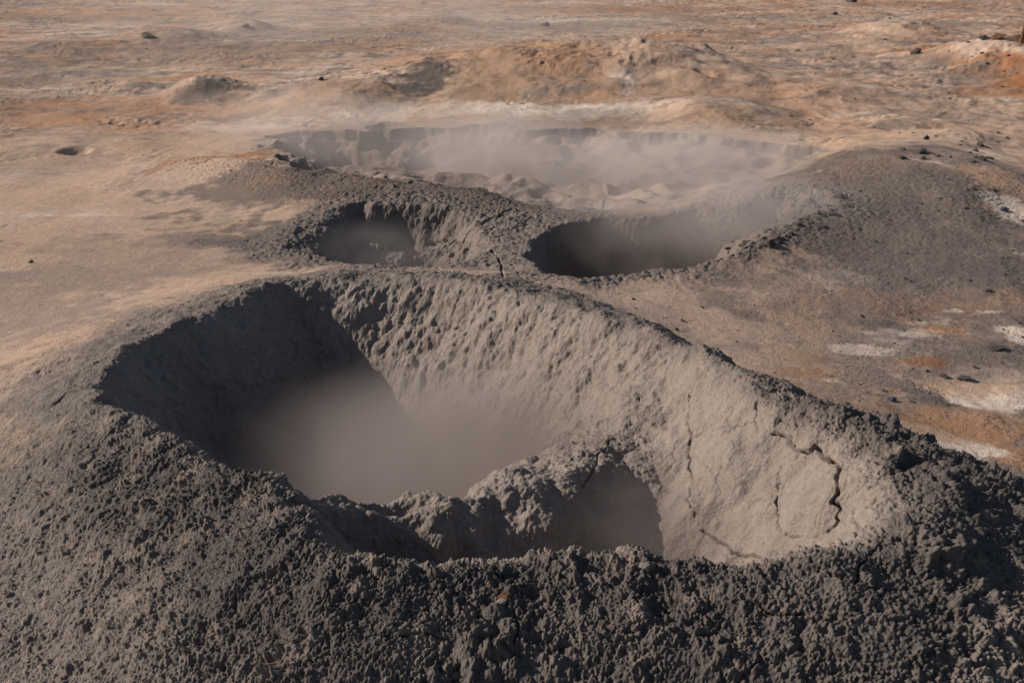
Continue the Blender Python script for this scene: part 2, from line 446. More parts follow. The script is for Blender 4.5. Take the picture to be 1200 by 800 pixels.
for sd_, c_, lo_, k_ in ((190, WHITE, .62, .6), (195, lin(172, 146, 126), .4, .5), (200, lin(92, 82, 76), .5, .7), (205, ORANGE, .62, .6)):
    blend(c_, k_ * rightf * sstep(lo_, lo_ + .25, fbm(gx * .5 + .3 * gy, gy, 1.1, 5, sd_, .6)))
for sd_, c_, lo_, k_ in ((210, lin(190, 162, 140), .35, .6), (215, lin(158, 108, 72), .35, .55)):
    blend(c_, k_ * farw * (.4 + .6 * sstep(-2, 6, gx - .1 * gy)) * sstep(lo_, lo_ + .4, fbm(gx * .5, gy, .5, 5, sd_, .6)))
STAINS = [
    (330, 278, 75, 34, lin(106, 95, 87), .9), (590, 285, 80, 60, lin(122, 110, 102), 1.2), (600, 235, 130, 14, lin(112, 102, 95), 1.2), (440, 330, 110, 14, lin(116, 105, 97), 1.3), (560, 336, 80, 10, lin(122, 108, 98), 1.3), (375, 322, 30, 10, lin(120, 108, 98), 1.2),     (1030, 152, 130, 11, lin(182, 148, 124), .7), (1160, 205, 60, 12, lin(176, 140, 114), .6), (940, 150, 80, 20, lin(178, 142, 114), .6),  # px, py, rx, ry (photograph pixels, laid on the ground as real patches), colour, strength
    (1000, 240, 150, 62, GRAVEL, .9), (1080, 280, 170, 60, lin(104, 93, 86), .8), (930, 262, 60, 26, GRAVEL, .8), (860, 355, 90, 26, GREY, .8), (1100, 420, 120, 40, GREY, .35),
    (1120, 525, 60, 16, WHITE, .9), (1165, 470, 60, 15, WHITE, .85), (1190, 450, 40, 20, PINK, .5), (1150, 500, 90, 22, lin(158, 120, 90), .8), (1070, 500, 60, 14, lin(172, 142, 118), .8), (945, 440, 48, 13, lin(150, 116, 90), .7),
    (1076, 423, 26, 5, lin(132, 92, 66), .85), (985, 448, 24, 5, WHITE, .5), (1010, 410, 45, 6, WHITE, .55), (1090, 378, 60, 6, WHITE, .6), (1120, 455, 60, 9, lin(180, 150, 126), .8), (985, 325, 50, 9, WHITE, .15), (700, 375, 60, 14, lin(112, 100, 92), .7), (860, 330, 80, 14, lin(116, 102, 92), .6), (1010, 360, 120, 24, lin(116, 104, 96), .5),
    (1192, 392, 18, 14, WHITE, .8), (1185, 243, 26, 9, WHITE, .6), (815, 405, 26, 6, WHITE, .5), (700, 340, 80, 9, lin(168, 144, 126), .85), (760, 330, 70, 6, TAN, .4), (1040, 190, 60, 7, lin(140, 116, 98), .35),
    (330, 320, 40, 4, WHITE, .75), (60, 253, 90, 5, WHITE, .55), (80, 204, 30, 3, WHITE, .4), (130, 260, 90, 16, lin(170, 146, 130), .4), (350, 195, 120, 13, lin(150, 106, 70), .85), (300, 225, 90, 40, GRAVEL, .8),
    (30, 130, 90, 24, RUST, .4), (140, 130, 120, 20, ORANGE, .5), (600, 75, 150, 40, lin(150, 116, 88), .6), (500, 85, 34, 14, DARK, .9), (240, 107, 26, 9, GREY, .85), (560, 130, 150, 6, WHITE, .55), (700, 128, 130, 5, WHITE, .7),
    (300, 146, 60, 8, WHITE, .5), (400, 140, 90, 5, WHITE, .4), (770, 80, 70, 13, lin(180, 152, 130), .6), (735, 95, 16, 6, WHITE, .6), (1172, 70, 60, 22, lin(152, 100, 62), .9), (1150, 50, 40, 5, WHITE, .6), (1060, 82, 60, 7, GREY, .7),
    (1130, 90, 60, 5, GREY, .6), (200, 50, 44, 8, lin(160, 136, 118), .8), (95, 38, 30, 2, WHITE, .7), (20, 75, 80, 6, GREY, .7), (60, 55, 60, 5, DARK, .4), (40, 95, 80, 12, GREY, .5), (270, 60, 120, 12, GREY, .5), (690, 25, 110, 4, WHITE, .6),
    (640, 30, 150, 5, GREY, .7), (400, 40, 200, 8, GREY, .5), (850, 20, 150, 5, GREY, .4), (1130, 28, 100, 6, GREY, .6), (920, 45, 50, 6, GREY, .6), (730, 10, 200, 5, RUST, .5), (1100, 6, 150, 5, RUST, .5), (140, 15, 160, 6, ORANGE, .6),
    (60, 22, 60, 3, GREY, .7), (30, 5, 60, 3, GREY, .5), (960, 60, 60, 8, GREY, .45), (1020, 105, 110, 18, lin(176, 146, 124), .5), (1120, 130, 100, 20, lin(172, 142, 120), .5), (1100, 172, 60, 8, GRAVEL, .8),
    (1150, 180, 50, 9, WHITE, .45), (1060, 146, 36, 5, GREY, .8), (850, 138, 60, 12, lin(140, 110, 86), .6), (690, 145, 120, 8, GREY, .5), (60, 360, 140, 60, lin(134, 116, 105), .7), (200, 310, 200, 40, lin(140, 120, 107), .6)]
SC = hits([q[:2] for q in STAINS])
for (px, py, rx, ry, c, k), o in zip(STAINS, SC):
    if o[1] > 90 or k > 1:
        o = P(px, py, .05 if k <= 1 else .16)
    k = min(k, 1)
    wy = .5 * (P(px, max(py - ry, -40), o[2])[1] - P(px, py + ry, o[2])[1])
    wx = rx * math.hypot(o[1], CAM_H) / FPX
    d = np.hypot(o[0], o[1])
    m = np.where(np.abs(FR - d) < wy * 3 + wx * 2)[0]
    if len(m) == 0:
        continue
    a, b = m.min(), m.max() + 1
    q = np.sqrt(((gx[a:b] - o[0]) / wx) ** 2 + ((gy[a:b] - o[1]) / wy) ** 2)
    q = q + .55 * n2[a:b] + .35 * n4[a:b] + .3 * n1[a:b] + .6 * n3[a:b]
    w = (k * (1 - sstep(.45, 1.1, q)))[..., None]
    col[a:b] = col[a:b] * (1 - w) + c * w

grit = .10 + .25 * farw * sstep(-.2, .6, n1 + .5 * n2) + .45 * rightf * sstep(-.6, .5, n2 + .4 * n1)
rough = .10 * farw * sstep(.1, .6, n2)
lump = np.zeros(gx.shape, F32)
# gravel mound, crest
gm = P(1040, 235, .4)
q = np.sqrt(((gx - gm[0]) / 2.6) ** 2 + ((gy - gm[1]) / 2.0) ** 2)
grit = np.maximum(grit, .8 * (1 - sstep(.3, 1.2, q + .3 * n2)))
cr = FD['crest']
grit = np.maximum(grit, 1.1 * sstep(.1, .7, cr))
blend(lin(92, 81, 74), .9 * sstep(.12, .6, cr + .3 * n2) * sstep(-.35, .35, (gx - P(330, 200)[0]) * .6 + (12.6 - gy) * .45 + .3 * n1))
o = P(420, 285, .15)
q = np.hypot((gx - o[0]) / 2.0, (gy - o[1]) / 1.3)
blend(lin(100, 90, 83), .9 * (1 - sstep(.55, 1.0, q + .2 * n2)))
grit = np.maximum(grit, .7 * (1 - sstep(.55, 1.0, q + .2 * n2)))
# basin
b = FD['basin']
w = 1 - sstep(-.02, .18, b + .08 * n2)
blend(lin(142, 126, 115), .95 * w)
blend(lin(112, 101, 94), .8 * w * FD['basin_left'] * sstep(-.2, .4, n2))
blend(lin(168, 148, 132), .5 * w * sstep(.3, .7, n3) * sstep(.1, .3, -b))
rough = rough * (1 - w)
grit = grit * (1 - w) + .25 * w * FD['basin_left']
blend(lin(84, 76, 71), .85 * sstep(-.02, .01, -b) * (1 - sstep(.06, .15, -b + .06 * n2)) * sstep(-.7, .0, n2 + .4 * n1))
# twin pits
for key in ('pitc', 'pitd'):
    d = FD[key]
    w = 1 - sstep(.0, .55, d + .25 * n2)
    blend(lin(110, 99, 92), .9 * w)
    rough = np.maximum(rough, .22 * w)
    lump = np.maximum(lump, .95 * w)
# septum and slabs between the twin pits
o = P(580, 285, .2)
q = np.hypot((gx - o[0]) / 1.0, (gy - o[1]) / 1.5)
w = 1 - sstep(.6, 1.2, q + .3 * n2)
blend(lin(120, 108, 99), .9 * w)
lump = np.maximum(lump, 1.0 * w)
rough = np.maximum(rough, .2 * w)
# main crater
d, e = FD['main'], FD['main_e']
reach = .95 + .5 * sstep(4.5, 3.0, gy) - .45 * sstep(.5, 2, gx) * sstep(3.8, 5, gy)
lft = sstep(.2, -1.2, gx)
wo = 1 - sstep(.45 - .35 * lft, 1.0 + .35 * lft, d / reach + .22 * n2 + .2 * n4)
wo = np.maximum(wo, sstep(6.0, 5.1, FR + .5 * n2 + .3 * n1))
blend(lin(116, 105, 97), wo)
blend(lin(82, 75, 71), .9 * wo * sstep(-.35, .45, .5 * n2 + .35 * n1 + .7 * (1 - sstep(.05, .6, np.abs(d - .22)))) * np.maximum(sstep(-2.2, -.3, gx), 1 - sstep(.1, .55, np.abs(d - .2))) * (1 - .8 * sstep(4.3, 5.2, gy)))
blend(lin(150, 132, 118), .35 * wo * sstep(.25, .7, n4 + .4 * n1))
inn = sstep(.0, .16, e + .05 * n2)
blend(MUD, .97 * inn)
damp = perlin(FD['t'] * 22, e * 1.2, 180) + .7 * n1 + .4 * n2
blend(lin(112, 99, 91), .55 * inn * sstep(-.1, .8, damp))
blend(lin(143, 130, 120), .4 * inn * sstep(.1, .8, -damp))
rough = np.maximum(rough * (1 - wo), wo * (1.0 + .25 * sstep(-.3, .5, n1)))
lightside = sstep(-1.0, -2.4, gx + .25 * (gy - 3))
rough = rough * (1 - .45 * wo * lightside) * (1 - .5 * wo * sstep(4.5, 5.5, gy))
grit = np.where(d < 0, 0, grit)
rough = np.where(d < 0, (1 - .5 * sstep(4.5, 5.5, gy)) * (1 - sstep(.02, .30 - .17 * sstep(4.2, 5, gy), e)) + .14, rough)
lump = np.where(d < 0, sstep(.03, .12, e) * (.35 + .75 * (1 - sstep(.3, .9, e)) * sstep(4.6, 6.4, gy)), lump)
sr = sstep(-.10, .05, FD['sept']) * (d < 0)
lump = np.maximum(lump, .7 * sr)
rough = np.maximum(rough, .30 * sr)
flat = .8 + .2 * sstep(20, 40, FR)

# ------------------------------------------------------------------ master material
def N(nt, t, **kw):
    n = nt.nodes.new(t)
    for k, v in kw.items():
        setattr(n, k, v)
    return n


def mth(nt, op, a, b=None, clamp=False):
    n = N(nt, 'ShaderNodeMath', operation=op, use_clamp=clamp)
    for i, v in enumerate((a, b)):
        if v is None:
            continue
        if isinstance(v, (int, float)):
            n.inputs[i].default_value = v
        else:
            nt.links.new(v, n.inputs[i])
    return n.outputs[0]


def noise(nt, vec, sc, detail=3, rough=.55, dist=0.0):
    n = N(nt, 'ShaderNodeTexNoise')
    n.inputs['Scale'].default_value = sc
    n.inputs['Detail'].default_value = detail
    n.inputs['Roughness'].default_value = rough
    n.inputs['Distortion'].default_value = dist
    nt.links.new(vec, n.inputs['Vector'])
    return n.outputs['Fac']


def voro(nt, vec, sc, feature='F1', smooth=.3):
    n = N(nt, 'ShaderNodeTexVoronoi', feature=feature)
    n.inputs['Scale'].default_value = sc
    if feature == 'SMOOTH_F1':
        n.inputs['Smoothness'].default_value = smooth
    nt.links.new(vec, n.inputs['Vector'])
    return n.outputs['Distance']


def warp(nt, vec, sc, amp):
    n = N(nt, 'ShaderNodeTexNoise')
    n.inputs['Scale'].default_value = sc
    n.inputs['Detail'].default_value = 2
    nt.links.new(vec, n.inputs['Vector'])
    s = N(nt, 'ShaderNodeVectorMath', operation='SUBTRACT')
    nt.links.new(n.outputs['Color'], s.inputs[0])
    s.inputs[1].default_value = (.5, .5, .5)
    k = N(nt, 'ShaderNodeVectorMath', operation='SCALE')
    nt.links.new(s.outputs[0], k.inputs[0])
    k.inputs['Scale'].default_value = amp
    a = N(nt, 'ShaderNodeVectorMath', operation='ADD')
    nt.links.new(vec, a.inputs[0])
    nt.links.new(k.outputs[0], a.inputs[1])
    return a.outputs[0]


def earth_material():
    m = bpy.data.materials.new('mud_and_earth')
    m.use_nodes = True
    m.displacement_method = 'DISPLACEMENT'
    nt = m.node_tree
    nt.nodes.clear()
    L = nt.links.new
    out = N(nt, 'ShaderNodeOutputMaterial')
    bs = N(nt, 'ShaderNodeBsdfPrincipled')
    L(bs.outputs[0], out.inputs['Surface'])
    at = lambda nm: N(nt, 'ShaderNodeAttribute', attribute_name=nm)
    colr, nrm = at('albedo').outputs['Color'], at('nrm').outputs['Vector']
    sep = N(nt, 'ShaderNodeSeparateXYZ')
    L(at('relief').outputs['Vector'], sep.inputs[0])
    rg, lp, fl = sep.outputs
    pos = at('rest').outputs['Vector']
    # clods: domes of two sizes in warped space
    w1 = warp(nt, pos, 9, .05)
    w2 = warp(nt, pos, 30, .018)
    c1 = mth(nt, 'SUBTRACT', .55, voro(nt, w1, 15, 'SMOOTH_F1', .12))
    c2 = mth(nt, 'SUBTRACT', .5, voro(nt, w2, 38, 'SMOOTH_F1', .12))
    c3 = mth(nt, 'SUBTRACT', .5, voro(nt, warp(nt, pos, 60, .010), 80, 'SMOOTH_F1', .1))
    crumb = mth(nt, 'ABSOLUTE', mth(nt, 'SUBTRACT', noise(nt, pos, 20, 6, .62, .5), .5))
    nb2 = mth(nt, 'SUBTRACT', noise(nt, pos, 4.2, 4, .55), .5)
    big = mth(nt, 'MULTIPLY', mth(nt, 'SUBTRACT', noise(nt, pos, 2.6, 3, .6), .42), 4.0, clamp=True)   # where the clods are coarse
    mid = mth(nt, 'MULTIPLY', mth(nt, 'SUBTRACT', noise(nt, warp(nt, pos, 1, 3.0), 7, 3, .6), .36), 3.5, clamp=True)
    c0 = mth(nt, 'MINIMUM', mth(nt, 'SUBTRACT', .62, voro(nt, warp(nt, warp(nt, pos, 5, .12), 24, .03), 8.5, 'SMOOTH_F1', .05)), .27)
    big0 = mth(nt, 'MULTIPLY', mth(nt, 'SUBTRACT', noise(nt, warp(nt, pos, 1, 9.0), 1.9, 3, .6), .46), 5.0, clamp=True)
    c1 = mth(nt, 'MINIMUM', c1, .36)
    clod = mth(nt, 'ADD', mth(nt, 'MULTIPLY', mth(nt, 'MULTIPLY', c1, big), .075), mth(nt, 'MULTIPLY', mth(nt, 'MULTIPLY', c2, mid), .036))
    clod = mth(nt, 'ADD', clod, mth(nt, 'MULTIPLY', mth(nt, 'MULTIPLY', c0, big0), .085))
    clod = mth(nt, 'ADD', clod, mth(nt, 'MULTIPLY', c3, .021))
    clod = mth(nt, 'ADD', clod, mth(nt, 'MULTIPLY', crumb, .066))
    clod = mth(nt, 'ADD', clod, mth(nt, 'MULTIPLY', nb2, .05))
    ck = voro(nt, warp(nt, warp(nt, pos, 4, .25), 17, .05), 2.6, 'DISTANCE_TO_EDGE')
    ckm = mth(nt, 'SUBTRACT', 1.0, mth(nt, 'MULTIPLY', ck, 34.0, clamp=True))
    ckm = mth(nt, 'MULTIPLY', ckm, mth(nt, 'MULTIPLY', mth(nt, 'SUBTRACT', noise(nt, warp(nt, pos, 1, 5.0), 1.6, 2, .5), .5), 6, clamp=True))
    clod = mth(nt, 'SUBTRACT', clod, mth(nt, 'MULTIPLY', ckm, .032))
    calm = mth(nt, 'ADD', .45, mth(nt, 'MULTIPLY', mth(nt, 'SUBTRACT', noise(nt, warp(nt, pos, 1, 11.0), 2.4, 4, .6), .36), 2.6, clamp=True))
    clod = mth(nt, 'MULTIPLY', mth(nt, 'MULTIPLY', clod, calm), rg)
    g0 = mth(nt, 'SUBTRACT', .5, voro(nt, warp(nt, pos, 11, .03), 15, 'F1'))
    gm = mth(nt, 'MULTIPLY', mth(nt, 'SUBTRACT', noise(nt, warp(nt, pos, 1, 7.0), 9, 4, .7), .45), 5, clamp=True)
    gr = mth(nt, 'ADD', mth(nt, 'MULTIPLY', mth(nt, 'MULTIPLY', g0, gm), .06), mth(nt, 'MULTIPLY', mth(nt, 'SUBTRACT', noise(nt, pos, 34, 3, .6), .5), .026))
    clod = mth(nt, 'ADD', clod, mth(nt, 'MULTIPLY', gr, fl))
    # mud lumps on the walls
    l1 = mth(nt, 'ADD', mth(nt, 'SUBTRACT', .5, voro(nt, warp(nt, pos, 7, .10), 13, 'SMOOTH_F1', .45)), mth(nt, 'MULTIPLY', mth(nt, 'SUBTRACT', .5, voro(nt, warp(nt, pos, 16, .04), 32, 'SMOOTH_F1', .2)), .5))
    l2 = mth(nt, 'SUBTRACT', noise(nt, pos, 17, 4, .55, .4), .5)
    l3 = mth(nt, 'ABSOLUTE', mth(nt, 'SUBTRACT', noise(nt, pos, 24, 3, .5), .5))
    lum = mth(nt, 'ADD', mth(nt, 'MULTIPLY', l1, .030), mth(nt, 'ADD', mth(nt, 'MULTIPLY', l2, .045), mth(nt, 'MULTIPLY', l3, .018)))
    lum = mth(nt, 'MULTIPLY', lum, lp)
    base = mth(nt, 'MULTIPLY', mth(nt, 'SUBTRACT', noise(nt, pos, 11, 8, .62), .5), .016)
    base = mth(nt, 'ADD', base, mth(nt, 'MULTIPLY', mth(nt, 'SUBTRACT', noise(nt, pos, 60, 3, .6), .5), .006))
    hgt = mth(nt, 'ADD', mth(nt, 'ADD', clod, lum), base)
    sc = N(nt, 'ShaderNodeVectorMath', operation='SCALE')
    L(nrm, sc.inputs[0])
    L(hgt, sc.inputs['Scale'])
    vd = N(nt, 'ShaderNodeVectorDisplacement', space='WORLD')
    vd.inputs['Midlevel'].default_value = 0
    vd.inputs['Scale'].default_value = 1
    L(sc.outputs[0], vd.inputs['Vector'])
    L(vd.outputs[0], out.inputs['Displacement'])
    # colour: the stained earth, broken up by grain
    g1 = noise(nt, pos, 9, 8, .65)
    g2 = noise(nt, pos, 70, 4, .7)
    k = mth(nt, 'ADD', mth(nt, 'MULTIPLY', g1, .55), mth(nt, 'MULTIPLY', g2, .75))
    g3 = noise(nt, pos, 24, 5, .75)
    k = mth(nt, 'ADD', k, mth(nt, 'MULTIPLY', g3, .6))
    k = mth(nt, 'ADD', k, .05)
    vm = N(nt, 'ShaderNodeVectorMath', operation='SCALE')
    L(colr, vm.inputs[0])
    L(k, vm.inputs['Scale'])
    # small dark grit on open ground
    sp = voro(nt, warp(nt, pos, 20, .05), 22)
    spn = mth(nt, 'MULTIPLY', mth(nt, 'SUBTRACT', noise(nt, pos, 3, 4, .6), .5), 7, clamp=True)
    spk = mth(nt, 'MULTIPLY', mth(nt, 'MULTIPLY', mth(nt, 'LESS_THAN', sp, .28), mth(nt, 'MULTIPLY', fl, 5.0, clamp=True)), mth(nt, 'MULTIPLY', spn, .8))
    mx = N(nt, 'ShaderNodeMix', data_type='RGBA')
    L(spk, mx.inputs[0])
    L(vm.outputs[0], mx.inputs[6])
    mx.inputs[7].default_value = (.05, .042, .038, 1)
    L(mx.outputs[2], bs.inputs['Base Color'])
    L(mth(nt, 'ADD', .78, mth(nt, 'MULTIPLY', g1, .25), clamp=True), bs.inputs['Roughness'])
    bs.inputs['Specular IOR Level'].default_value = .25
    bm = N(nt, 'ShaderNodeBump')
    bm.inputs['Strength'].default_value = .9
    bm.inputs['Distance'].default_value = .016
    L(g2, bm.inputs['Height'])
    L(bm.outputs[0], bs.inputs['Normal'])
    return m


EARTH = earth_material()

# ------------------------------------------------------------------ cut the sheet into objects
REG = np.zeros(gx.shape, np.int32)


def tag(o, label, cat, group=None, kind=None):
    if label:
        o['label'] = label
    if cat:
        o['category'] = cat
    if group:
        o['group'] = group
    if kind:
        o['kind'] = kind
    return o


def empty(name, loc):
    o = bpy.data.objects.new(name, None)
    o.empty_display_size = .2
    o.location = [float(v) for v in loc]
    COL.objects.link(o)
    return o


jit = .12 * n2 + .06 * n4
MOUNDS = [(0, 1.25, 'low rounded ochre hill far behind the steaming basin', 'low_hill'), (1, 1.3, 'small dark grey mud cone on the ochre flat, left of the basin', 'mud_cone'),
          (2, 1.25, 'rounded tan hummock between the small dark cone and the steaming basin', 'earth_mound'), (3, 1.2, 'pale tan hummock near the top left of the photo', 'earth_mound'),
          (4, 1.1, 'tiny far mound with dark tip near the top left', 'earth_mound'), (5, 1.25, 'brown rough hummock just behind the right end of the basin bank', 'earth_mound'),
          (6, 1.1, 'small pale peaked mound far off at the top right', 'earth_mound'), (7, 1.25, 'bright orange bank at the right edge with a pale top', 'earth_bank'),
          (8, 1.15, 'broad grey gravel mound right of the steaming pits', 'gravel_mound')]
for i, k, lab, nm in MOUNDS:
    c, rx, ry, h = BUMPW[i]
    q = np.sqrt(((gx - c[0]) / (rx * k)) ** 2 + ((gy - c[1]) / (ry * k)) ** 2) + .6 * jit
    REG[q < 1] = 30 + i
HOLELAB = [(0, 1.35, 'small dark vent hole alone in the smooth tan ground on the left'), (1, 1.35, 'small vent hole in pale ground just beyond the right bank of the basin'),
           (2, 1.3, 'shallow grey vent hollow behind the broad gravel mound')]
for i, k, lab in HOLELAB:
    c, rx, ry, h = HOLES[i]
    q = np.sqrt(((gx - c[0]) / (rx * k)) ** 2 + ((gy - c[1]) / (ry * k)) ** 2) + .3 * jit
    REG[q < 1] = 50 + i
cA = FD['crest']
REG[(cA > .28 + jit) & (gx > P(225, 200)[0])] = 10
REG[(FD['basin'] < .25 + jit)] = 20
REG[(FD['basin'] < 0)] = 21
floor_e = .16 + .5 * FD['basin_left']
REG[(FD['basin'] < -floor_e + .3 * jit)] = 22
REG[(FD['pitc'] < .45 + jit) & (REG != 21) & (REG != 22)] = 10
mid = P(590, 290, .2)[0]
REG[((FD['pitd'] < .40 + jit) | ((FD['pitc'] < .45 + jit) & (gx > mid))) & (REG != 21) & (REG != 22)] = 12
REG[FD['pitc'] < .0] = 11
REG[FD['pitd'] < .0] = 13
REG[wo > .45] = 1
REG[FD['main'] < 0] = 2
REG[(FD['main'] < 0) & (FD['sept'] > -.02)] = 3
fx0 = REG[:-1]
freg = np.maximum.reduce([fx0]) if False else fx0

IDX = np.arange(nr * nc).reshape(nr, nc)
I1 = np.roll(IDX, -1, 1)
QUAD = np.stack([IDX[:-1], IDX[1:], I1[1:], I1[:-1]], -1).reshape(-1, 4)
QREG = freg.reshape(-1)
VX = np.stack([gx, gy, gz], -1).reshape(-1, 3).astype(F32)
VN = NRM.reshape(-1, 3)
VC = np.concatenate([col, np.ones(gx.shape + (1,), F32)], -1).reshape(-1, 4).astype(F32)
VR = np.stack([rough, lump, grit], -1).reshape(-1, 3).astype(F32)
# far away, and off to the sides, the sheet is too coarse to carry clods
res = np.ones(gx.shape, F32)
res[:, na:] = .25
res = res * (1 - .8 * sstep(45, 120, FR))
VR *= res.reshape(-1, 1)


def sheet(name, ids, parent=None, origin=(0, 0, 0)):
    q = QUAD[np.isin(QREG, ids)]
    if len(q) == 0:
        return None
    u, inv = np.unique(q, return_inverse=True)
    inv = inv.reshape(-1, 4).astype(np.int32)
    me = bpy.data.meshes.new(name)
    me.vertices.add(len(u))
    me.vertices.foreach_set('co', (VX[u] - np.array(origin, F32)).ravel())
    nq = len(inv)
    me.loops.add(nq * 4)
    me.loops.foreach_set('vertex_index', inv.ravel())
    me.polygons.add(nq)
    me.polygons.foreach_set('loop_start', np.arange(0, nq * 4, 4, dtype=np.int32))
    for nm, typ, arr, key in (('albedo', 'FLOAT_COLOR', VC, 'color'), ('nrm', 'FLOAT_VECTOR', VN, 'vector'), ('relief', 'FLOAT_VECTOR', VR, 'vector'), ('rest', 'FLOAT_VECTOR', VX, 'vector')):
        a = me.attributes.new(nm, typ, 'POINT')
        a.data.foreach_set(key, np.ascontiguousarray(arr[u]).ravel())
    me.update(calc_edges=True)
    me.polygons.foreach_set('use_smooth', np.ones(nq, bool))
    me.materials.append(EARTH)
    o = bpy.data.objects.new(name, me)
    COL.objects.link(o)
    if parent:
        o.parent = parent
    return o


tag(sheet('ground', [0]), None, None, None, 'structure')
c = P(600, 480, .4)
c[2] = 0
t = tag(empty('mud_crater', c), 'large grey mud crater filling the foreground, with two pits behind a clodded rim', 'crater')
sheet('outer_slope', [1], t, c)
w = sheet('inner_wall', [2], t, c)
w['label'] = 'smooth pale mud wall split by dark cracks'
sheet('dividing_ridge', [3], t, c)
c = P(450, 280)
t = tag(empty('mud_crater', c), 'dark shadowed pit behind the large crater, under an orange gravel crest', 'crater')
sheet('gravel_rim', [10], t, c)
sheet('inner_wall', [11], t, c)
c = P(730, 290)
t = tag(empty('mud_crater', c), 'steaming pit left of the gravel mound, with a shadowed back wall', 'crater')
sheet('muddy_rim', [12], t, c)
sheet('inner_wall', [13], t, c)
c = P(720, 200)
t = tag(empty('mud_basin', c), 'wide shallow basin of pale cracked mud beyond the twin pits', 'mud basin')
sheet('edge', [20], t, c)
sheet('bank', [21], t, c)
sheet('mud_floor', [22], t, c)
for i, k, lab, nm in MOUNDS:
    c = BUMPW[i][0]
    o = sheet(nm, [30 + i], None, c)
    if o:
        o.location = c
        tag(o, lab, 'hill' if nm == 'low_hill' else 'mound')
for i, k, lab in HOLELAB:
    c = HOLES[i][0]
    o = sheet('vent_hole', [50 + i], None, c)
    if o:
        o.location = c
        tag(o, lab, 'vent', 'small vent holes')

# ------------------------------------------------------------------ stones
import bmesh


def stone_mesh(name, seed, flat, sub=2):
    rr = np.random.RandomState(seed)
    bm = bmesh.new()
    bmesh.ops.create_icosphere(bm, subdivisions=3, radius=1.25)
    cuts = rr.normal(size=(9, 3))
    cuts /= np.linalg.norm(cuts, axis=1)[:, None]
    lim = rr.uniform(.32, .72, 9)
    sc = np.array([1.0, rr.uniform(.6, .9), flat])
    for v in bm.verts:
        p = np.array(v.co)
        for c, l in zip(cuts, lim):
            k = p @ c
            if k > l:
                p = p - c * (k - l) * .98
        p = p * (1 + .10 * rr.normal() * .5)
        v.co = p * sc
    me = bpy.data.meshes.new(name)
    bm.to_mesh(me)
    bm.free()
    return me


def stone_mat(name, c, k=.45):
    m = bpy.data.materials.new(name)
    m.use_nodes = True
    nt = m.node_tree
    bs = nt.nodes['Principled BSDF']
    tc = N(nt, 'ShaderNodeTexCoord')
    n = noise(nt, tc.outputs['Object'], 3.0, 6, .65)
    r = N(nt, 'ShaderNodeMix', data_type='RGBA')
    nt.links.new(n, r.inputs[0])
    r.inputs[6].default_value = [float(v * (1 - k)) for v in c] + [1]
    r.inputs[7].default_value = [float(v * (1 + k)) for v in c] + [1]
    nt.links.new(r.outputs[2], bs.inputs['Base Color'])
    bs.inputs['Roughness'].default_value = .9
    b = N(nt, 'ShaderNodeBump')
    b.inputs['Strength'].default_value = .7
    b.inputs['Distance'].default_value = .15
    nt.links.new(noise(nt, tc.outputs['Object'], 6.0, 5, .7), b.inputs['Height'])
    nt.links.new(b.outputs[0], bs.inputs['Normal'])
    return m


SM = {'dark': stone_mat('dark_stone', lin(84, 75, 69)), 'brown': stone_mat('brown_stone', lin(112, 92, 78)), 'blue': stone_mat('bluish_stone', lin(72, 82, 96)), 'rust': stone_mat('rusty_stone', lin(120, 78, 50)),
      'pale': stone_mat('pale_stone', lin(160, 146, 134))}
PROTO = {}
for k in SM:
    PROTO[k] = []
    for j in range(4):
        me = stone_mesh('stone', 40 + j + 7 * len(k), (.55, .7, .4, .8)[j])
        me.materials.append(SM[k])
        PROTO[k].append(me)


def stone(p, size, kind, label, group=None, cat='stone', name='stone', var=None, flat=None, rot=None, sink=.2):
    o = bpy.data.objects.new(name, PROTO[kind][rng.randrange(4) if var is None else var])
    COL.objects.link(o)
    o.scale = (size, size, size * (flat or 1))
    o.rotation_euler = (rng.uniform(-.25, .25), rng.uniform(-.25, .25), rng.uniform(0, 6.28) if rot is None else rot)
    o.location = (p[0], p[1], p[2] + size * (flat or .5) * (.5 - sink))
    return tag(o, label, cat, group)


def scatter(n, box, size, kind, label, group, power=2.2, keep=None, name='stone'):
    pix = []
    while len(pix) < n:
        px, py = rng.uniform(box[0], box[2]), rng.uniform(box[1], box[3])
        if keep is None or keep(px, py):
            pix.append((px, py))
    for p, (px, py) in zip(hits(pix), pix):
        d = np.linalg.norm(p - np.array([0, 0, CAM_H]))
        stone(p, d / FPX * (size[0] + (size[1] - size[0]) * rng.random() ** power), kind, label, group, name, name, sink=.38)


scatter(52, (850, 232, 1000, 300), (3.0, 8.5), 'dark', 'dark angular stone on the ragged left crest of the broad gravel mound', 'dark stones along the gravel mound crest', keep=lambda x, y: abs((y - 297) - (x - 850) * -.5) < 14 + .12 * (x - 850))
scatter(40, (930, 215, 1200, 330), (1.2, 3.6), 'dark', 'small dark stone on the front slope of the gravel mound', 'dark stones on the gravel mound slope')
scatter(45, (700, 335, 1200, 500), (1.2, 4.5), 'dark', 'small dark stone on the stained flat right of the large crater', 'dark stones on the stained flat', keep=lambda x, y: y < 330 + (x - 640) * .42)
scatter(34, (1050, 155, 1185, 190), (1.4, 6.0), 'dark', 'dark rubble stone in the rocky patch behind the gravel mound', 'rubble behind the gravel mound')
scatter(45, (900, 20, 1200, 150), (1.0, 3.2), 'brown', 'small brown stone on the ochre slopes at the upper right', 'brown stones on the far ochre slopes')
scatter(22, (1110, 60, 1200, 90), (.8, 2.4), 'dark', 'dark stone on the bright orange bank at the right edge', 'dark stones on the orange bank')
scatter(24, (0, 30, 420, 130), (.6, 1.8), 'dark', 'small dark stone on the far flats at the upper left', 'dark stones on the far left flats')
